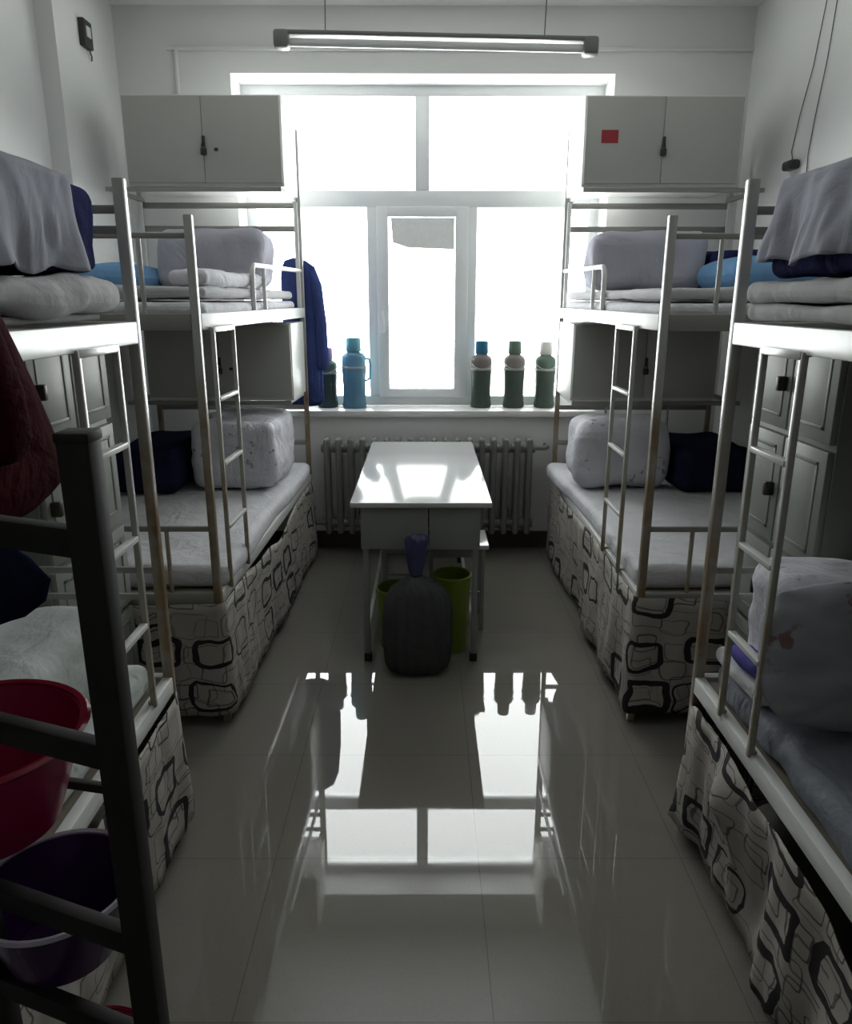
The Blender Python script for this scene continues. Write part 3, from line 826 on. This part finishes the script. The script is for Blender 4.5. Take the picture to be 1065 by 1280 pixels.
# ------------------------------------------------------------------ thermos flasks on the sill
def flask(x, y, r, h, body, cup, collar, label, wire=True, handle=1):
    z = WZ0
    root = empty('thermos_flask', (x, y, z), label, 'thermos flask', 'thermos flasks on the window sill')
    MB().lathe((x, y, z), [(r * .86, 0), (r * .97, .004), (r, .02), (r * .98, .03), (r * .93, .045), (r * .93, h * .30), (r * .98, h * .50), (r * .98, h * .56), (r * 1.0, h * .565)], 32).build('body', M[body], root)
    MB().lathe((x, y, z), [(r * 1.03, h * .565), (r * 1.05, h * .57), (r * 1.05, h * .59), (r * 1.0, h * .595)], 32).build('band', M['t_grey'], root)
    MB().lathe((x, y, z), [(r * .98, h * .595), (r * .99, h * .70), (r * .96, h * .735), (r * .80, h * .77), (r * .55, h * .79), (r * .50, h * .80)], 32).build('collar', M[collar], root)
    MB().lathe((x, y, z), [(r * .60, h * .80), (r * .63, h * .805), (r * .60, h * .97), (r * .56, h * .99), (r * .3, h)], 28).build('cup', M[cup], root)
    if wire:
        pts = []
        for k in range(13):
            a = PI * k / 12
            pts.append((x + r * 1.07 * math.cos(a), y - r * .95 * math.sin(a) * 1.05 - .006, z + h * .72 - math.sin(a) * h * .13))
        MB().tube(pts, .003, 8).build('bail_handle', M['t_grey'], root)
    else:
        s = handle
        MB().tube([(x + s * r * .95, y, z + h * .70), (x + s * r * 1.28, y, z + h * .69), (x + s * r * 1.36, y, z + h * .6), (x + s * r * 1.3, y, z + h * .42), (x + s * r * .96, y, z + h * .38)], .009, 10).build('handle', M[body], root)
flask(.343, 4.90, .068, .425, 't_green', 't_bluecap', 't_collar', 'green thermos flask with a blue cup on the sill')
flask(.555, 4.90, .07, .425, 't_green', 't_greencap', 't_collar', 'green thermos flask with a green cup on the sill')
flask(.755, 4.90, .068, .42, 't_green', 't_grey', 't_greencap', 'green thermos flask with a pale cup behind the right bunk post')
flask(-.655, 4.90, .068, .38, 't_dkgreen', 't_pink', 't_greencap', 'dark green thermos flask with a mauve cup beside the blue coat')
flask(-.478, 4.88, .078, .445, 't_blue', 't_teal', 't_blue', 'large light blue thermos flask with a teal cup', False, 1)

# ------------------------------------------------------------------ radiator
rd = empty('radiator', (-.02, 4.62, .085), 'grey cast iron radiator on the wall under the window', 'radiator')
nsec = 18; xs0 = -.635; pit = .0745
for i in range(nsec):
    x = xs0 + i * pit
    mb = MB()
    mb.soft(x - .019, x + .019, 4.575, 4.69, .085, .705, r=.018, res=.05, amp=0)
    for z in (.15, .64):
        mb.tube([(x - .036, 4.63, z), (x + .036, 4.63, z)], .03, 12)
    mb.build('section', M['rad'], rd)
MB().tube([(xs0 - .03, 4.63, .15), (xs0 - .10, 4.63, .15), (xs0 - .12, 4.66, .15), (xs0 - .12, 4.72, .15), (xs0 - .12, YB - .014, .15)], .014, 10).build('pipe', M['rad'], rd)
MB().tube([(xs0 + 17 * pit + .03, 4.63, .64), (xs0 + 17 * pit + .10, 4.63, .64), (xs0 + 17 * pit + .12, 4.66, .64), (xs0 + 17 * pit + .12, YB - .001, .64)], .014, 10).build('pipe', M['rad'], rd)
for i in (2, 15):
    MB().box(xs0 + i * pit + .03, xs0 + i * pit + .045, 4.60, YB - .001, .21, .225, .002).build('wall_bracket', M['rad'], rd)

# ------------------------------------------------------------------ table
ZT = .704
tb = empty('table', (-.04, 3.79, ZF), 'white topped table in the aisle before the radiator', 'table')
MB().box(-.342, .265, 3.07, 4.50, ZT - .023, ZT, .004).build('tabletop', M['tabletop'], tb)
ap = MB()
ap.box(-.295, .213, 3.10, 4.47, ZT - .038, ZT - .0232); ap.box(-.295, -.28, 3.103, 4.47, ZT - .213, ZT - .0232); ap.box(.198, .213, 3.103, 4.47, ZT - .213, ZT - .0232); ap.box(-.295, .213, 4.455, 4.47, ZT - .213, ZT - .0232)
ap.build('apron', M['tablebody'], tb, smooth=False)
for (a, b) in ((-.30, -.008), (-.004, .218)):
    dr = MB().box(a + .001, b - .001, 3.093, 3.109, ZT - .215, ZT - .027, .002).build('drawer', M['tablebody'], tb)
    MB().box((a + b) / 2 - .025, (a + b) / 2 + .025, 3.088, 3.0932, ZT - .043, ZT - .034, .0015).build('finger_pull', M['dark_bar'], dr)
for x in (-.281, .199):
    for y in (3.12, 4.45):
        lg = MB().box(x - .0125, x + .0125, y - .0125, y + .0125, ZF, ZT - .038, .002).build('leg', M['tablebody'], tb)
        MB().box(x - .017, x + .017, y - .017, y + .017, ZF, ZF + .04, .004).build('rubber_foot', M['dark'], lg)
for x in (-.281, .199):
    MB().beam((x, 3.13, .07), (x, 4.44, .07), .018, .018, .002).build('stretcher', M['tablebody'], tb)

def stool(x0, x1, y0, y1, label):
    r = empty('stool', ((x0 + x1) / 2, (y0 + y1) / 2, ZF), label, 'stool', 'stools under the table')
    MB().box(x0, x1, y0, y1, ZF + .43, ZF + .452, .006).build('seat', M['tabletop'], r)
    mb = MB(); i = .02
    mb.box(x0 + i, x1 - i, y0 + i, y0 + i + .012, ZF + .385, ZF + .43); mb.box(x0 + i, x1 - i, y1 - i - .012, y1 - i, ZF + .385, ZF + .43); mb.box(x0 + i, x0 + i + .012, y0 + i, y1 - i, ZF + .385, ZF + .43); mb.box(x1 - i - .012, x1 - i, y0 + i, y1 - i, ZF + .385, ZF + .43)
    mb.build('apron', M['tablebody'], r, smooth=False)
    for x in (x0 + .028, x1 - .028):
        for y in (y0 + .028, y1 - .028):
            MB().box(x - .01, x + .01, y - .01, y + .01, ZF, ZF + .43, .002).build('leg', M['tablebody'], r)
    for y in (y0 + .028, y1 - .028):
        MB().beam((x0 + .03, y, ZF + .2), (x1 - .03, y, ZF + .2), .012, .012, .001).build('stretcher', M['tablebody'], r)
stool(-.02, .288, 3.42, 3.68, 'white topped stool sticking out at the right of the table')
stool(-.255, -.05, 3.48, 3.73, 'dark legged stool under the left half of the table behind the lime bin')

def bin_(x, y, r, h, label):
    b = empty('waste_bin', (x, y, ZF), label, 'bin', 'lime bins under the table')
    t = .004
    MB().lathe((x, y, ZF), [(r * .82, .0), (r * .84, .006), (r * .99, h - .004), (r, h), (r - t, h), (r * .84 - t, .01), (.001, .008)], 32).build('body', M['lime'], b)
    MB().lathe((x, y, ZF), [(r * .99, h - .02), (r * 1.05, h - .018), (r * 1.06, h - .003), (r * 1.0, h + .002)], 32, ring=True).build('rim', M['lime'], b)
bin_(-.158, 3.285, .091, .295, 'lime green plastic bin partly hidden left of the grey bag')
bin_(.104, 3.255, .088, .373, 'taller lime green plastic bin right of the grey bag')

# tied plastic bag
bg = empty('plastic_bag', (-.055, 3.02, ZF), 'dark grey translucent plastic bag tied at the neck, standing before the table', 'plastic bag')
sec = [(-0.05086, -0.05698, 3.02, 0.08806, 0.0518), (-0.03428, -0.05698, 3.015, 0.1243, 0.07045), (0.00716, -0.05698, 3.013, 0.1388, 0.0777), (0.1004, -0.05698, 3.012, 0.143, 0.0777), (0.2247, -0.05698, 3.013, 0.1388, 0.07459), (0.2972, -0.05802, 3.015, 0.1264, 0.06838), (0.3439, -0.05802, 3.02, 0.1015, 0.05802), (0.3749, -0.05905, 3.025, 0.0518, 0.03937), (0.3926, -0.05905, 3.03, 0.02486, 0.02279)]
MB().loft(sec, 96, .15, 6., 5, 2.3).build('bag_body', M['bag'], bg, ang=180)
sec = [(0.3905, -0.05905, 3.03, 0.02176, 0.02072), (0.406, -0.05905, 3.03, 0.02694, 0.02486), (0.4526, -0.05802, 3.03, 0.03522, 0.03108), (0.5044, -0.05594, 3.03, 0.04144, 0.03522), (0.5511, -0.05387, 3.031, 0.04766, 0.03626), (0.5666, -0.05284, 3.031, 0.03937, 0.02901), (0.5739, -0.05284, 3.031, 0.01243, 0.01036)]
MB().loft(sec, 40, .35, 2.5, 8).build('gathered_neck', M['bagneck'], bg, ang=180)
MB().lathe((-.059, 3.03, .386), [(.018, 0), (.026, .004), (.026, .012), (.018, .016)], 18).build('tie', M['dark'], bg)

# ------------------------------------------------------------------ dark rack with wash basins at left
rk = empty('basin_rack', (-.53, .92, ZF), 'dark steel washbasin rack standing in the left foreground', 'rack')
A_, Bp, Cp = (-.391, .785), (-.662, .885), (-.537, 1.10)
D_ = (Bp[0] + (Cp[0] - A_[0]) * .85, Bp[1] + (Cp[1] - A_[1]) * .85)
for (p, h) in ((A_, 1.395), (Bp, 1.395), (Cp, 1.15)):
    lg = MB().box(p[0] - .0175, p[0] + .0175, p[1] - .0175, p[1] + .0175, ZF, h, .003).build('post', M['steel_dark'], rk)
    if h > 1.3: MB().box(p[0] - .019, p[0] + .019, p[1] - .019, p[1] + .019, h - .006, h + .006, .003).build('post_cap', M['steel_dark'], lg)
for z in (1.275, 1.005, .728, .56, .21):
    MB().beam((A_[0], A_[1], z), (Bp[0], Bp[1], z), .02, .034, .002).build('front_bar', M['steel_dark'], rk)
for z in (.728, .56, .21):
    MB().beam((A_[0], A_[1], z), (Cp[0], Cp[1], z), .014, .016, .002).build('side_bar', M['steel_dark'], rk)
    if z > .7:
        MB().beam((Bp[0], Bp[1], z), (D_[0], D_[1], z), .014, .016, .002).build('side_bar', M['steel_dark'], rk)
        MB().beam((Cp[0], Cp[1], z), (D_[0], D_[1], z), .014, .016, .002).build('side_bar', M['steel_dark'], rk)
    else:
        MB().beam((Bp[0], Bp[1], z), (Cp[0], Cp[1], z), .014, .016, .002).build('side_bar', M['steel_dark'], rk)

def basin(x, y, zb, r, h, mat, label, rim=None, tilt=(0, 0)):
    b = empty('wash_basin', (x, y, zb), label, 'basin', 'plastic wash basins on the rack')
    rb = r * .66; t = .004
    m = MB().lathe((x, y, zb), [(rb * .9, 0), (rb, .004), (r * .9, h * .75), (r * .96, h * .96), (r * .955 - t, h * .96), (r * .9 - t, h * .75), (rb - t, .008), (.001, .006)], 48)
    m.build('body', M[mat], b)
    MB().lathe((x, y, zb), [(r * .945, h * .93), (r * 1.0, h * .935), (r * 1.03, h * .97), (r * 1.0, h), (r * .945, h * .985)], 48, ring=True).build('rim', M[rim or mat], b)
    b.rotation_euler = (tilt[0], tilt[1], 0)
    return b
basin(-.705, .995, .745, .160, .165, 'magenta', 'magenta wash basin on the upper shelf of the dark rack', 'red_plastic')
basin(-.575, .93, .572, .115, .125, 'purple', 'dark purple wash basin on the middle shelf of the dark rack', 'highlight_rim')
basin(-.575, .955, .222, .088, .105, 'red_plastic', 'crimson wash basin on the lowest shelf of the dark rack')

# navy cloth hanging on the rack, maroon jacket hanging from the upper rail
n_ = MB().loft([(1.125, -.60, .905, .02, .02), (1.135, -.60, .905, .05, .026), (1.16, -.60, .90, .08, .03), (1.19, -.605, .897, .095, .03), (1.22, -.605, .895, .075, .028), (1.245, -.605, .89, .05, .022), (1.268, -.605, .885, .03, .012)], 48, .15, 2.5, 21)
tag(n_.build('hanging_cloth', M['navy_dark'], ang=180), 'dark navy cloth hanging from the top bar of the dark rack', 'cloth')
zz = [(1.1877, .888, 1.2654), (1.1966, .8436, 1.3209), (1.2188, .7992, 1.3709), (1.2632, .777, 1.3653), (1.3298, .7548, 1.332), (1.4075, .7326, 1.2932), (1.463, .7215, 1.2599), (1.5074, .7104, 1.2321), (1.5629, .7104, 1.1655), (1.6295, .7326, 1.11), (1.6739, .777, 1.0545), (1.6961, .8325, .999)]
jk = empty('jacket', (-.72, 1.0, 1.19), 'dark maroon jacket hanging over the near left upper rail', 'jacket')
MB().loft([(z, -.706, (a + b) / 2, .034 if 1.20 < z < 1.67 else .018, (b - a) / 2) for (z, a, b) in zz], 64, .10, 4., 31, 2.8).build('body', M['maroon'], jk, ang=180)
MB().loft([(1.30, -.655, 1.10, .022, .045), (1.33, -.652, 1.11, .03, .055), (1.40, -.65, 1.10, .03, .055), (1.48, -.652, 1.07, .03, .055), (1.58, -.66, 1.02, .026, .05), (1.62, -.668, 1.0, .015, .03)], 36, .12, 3., 37).build('sleeve', M['maroon'], jk, ang=180)

# ------------------------------------------------------------------ daylight
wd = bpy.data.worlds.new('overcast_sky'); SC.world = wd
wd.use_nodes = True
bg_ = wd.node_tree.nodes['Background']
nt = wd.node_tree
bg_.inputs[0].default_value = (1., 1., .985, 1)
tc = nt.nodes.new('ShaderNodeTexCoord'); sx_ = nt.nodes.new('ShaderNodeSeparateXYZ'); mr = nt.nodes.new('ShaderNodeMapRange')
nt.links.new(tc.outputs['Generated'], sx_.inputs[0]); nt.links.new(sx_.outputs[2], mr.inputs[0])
mr.inputs[1].default_value = -.12; mr.inputs[2].default_value = .02; mr.inputs[3].default_value = 21.; mr.inputs[4].default_value = 9.   # extra brightness added below the horizon to lift ceiling and walls; overcast sky above
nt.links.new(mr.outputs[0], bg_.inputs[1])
po = bpy.data.lights.new('window_portal', 'AREA'); po.shape = 'RECTANGLE'
po.size = WX1 - WX0; po.size_y = WZ1 - WZ0; po.cycles.is_portal = True
pob = bpy.data.objects.new('window_portal', po); COL.objects.link(pob)
pob.location = ((WX0 + WX1) / 2, YB + .44, (WZ0 + WZ1) / 2); pob.rotation_euler = (PI / 2, 0, PI)
pob.rotation_euler = (-PI / 2, 0, 0)

# lift the whole place so that the floor lies at z = 0
for o in list(COL.objects):
    if o.parent is None: o.location.z -= ZF

# ------------------------------------------------------------------ camera
cam = bpy.data.cameras.new('camera'); co_ = bpy.data.objects.new('camera', cam); COL.objects.link(co_)
F, PT, YW_, RL, X0, H0 = 936.3, .2761, .0022, .0014, -.0243, 1.534 - ZF
cam.sensor_fit = 'VERTICAL'; cam.sensor_height = 24.; cam.sensor_width = 24. * 1065 / 1280; cam.lens = F / 1280 * 24.
cam.clip_start = .02
cs, sn = math.cos(YW_), math.sin(YW_)
fw = Vector((sn * math.cos(PT), cs * math.cos(PT), -math.sin(PT))); rt = Vector((cs, -sn, 0)); up = rt.cross(fw)
rt2 = rt * math.cos(RL) + up * math.sin(RL); up2 = up * math.cos(RL) - rt * math.sin(RL)
co_.matrix_world = Matrix(((rt2.x, up2.x, -fw.x, X0), (rt2.y, up2.y, -fw.y, 0), (rt2.z, up2.z, -fw.z, H0), (0, 0, 0, 1)))
SC.camera = co_

vs = SC.view_settings
vs.view_transform = 'Standard'; vs.look = 'None'; vs.gamma = 1.; vs.exposure = .27; vs.use_curve_mapping = False
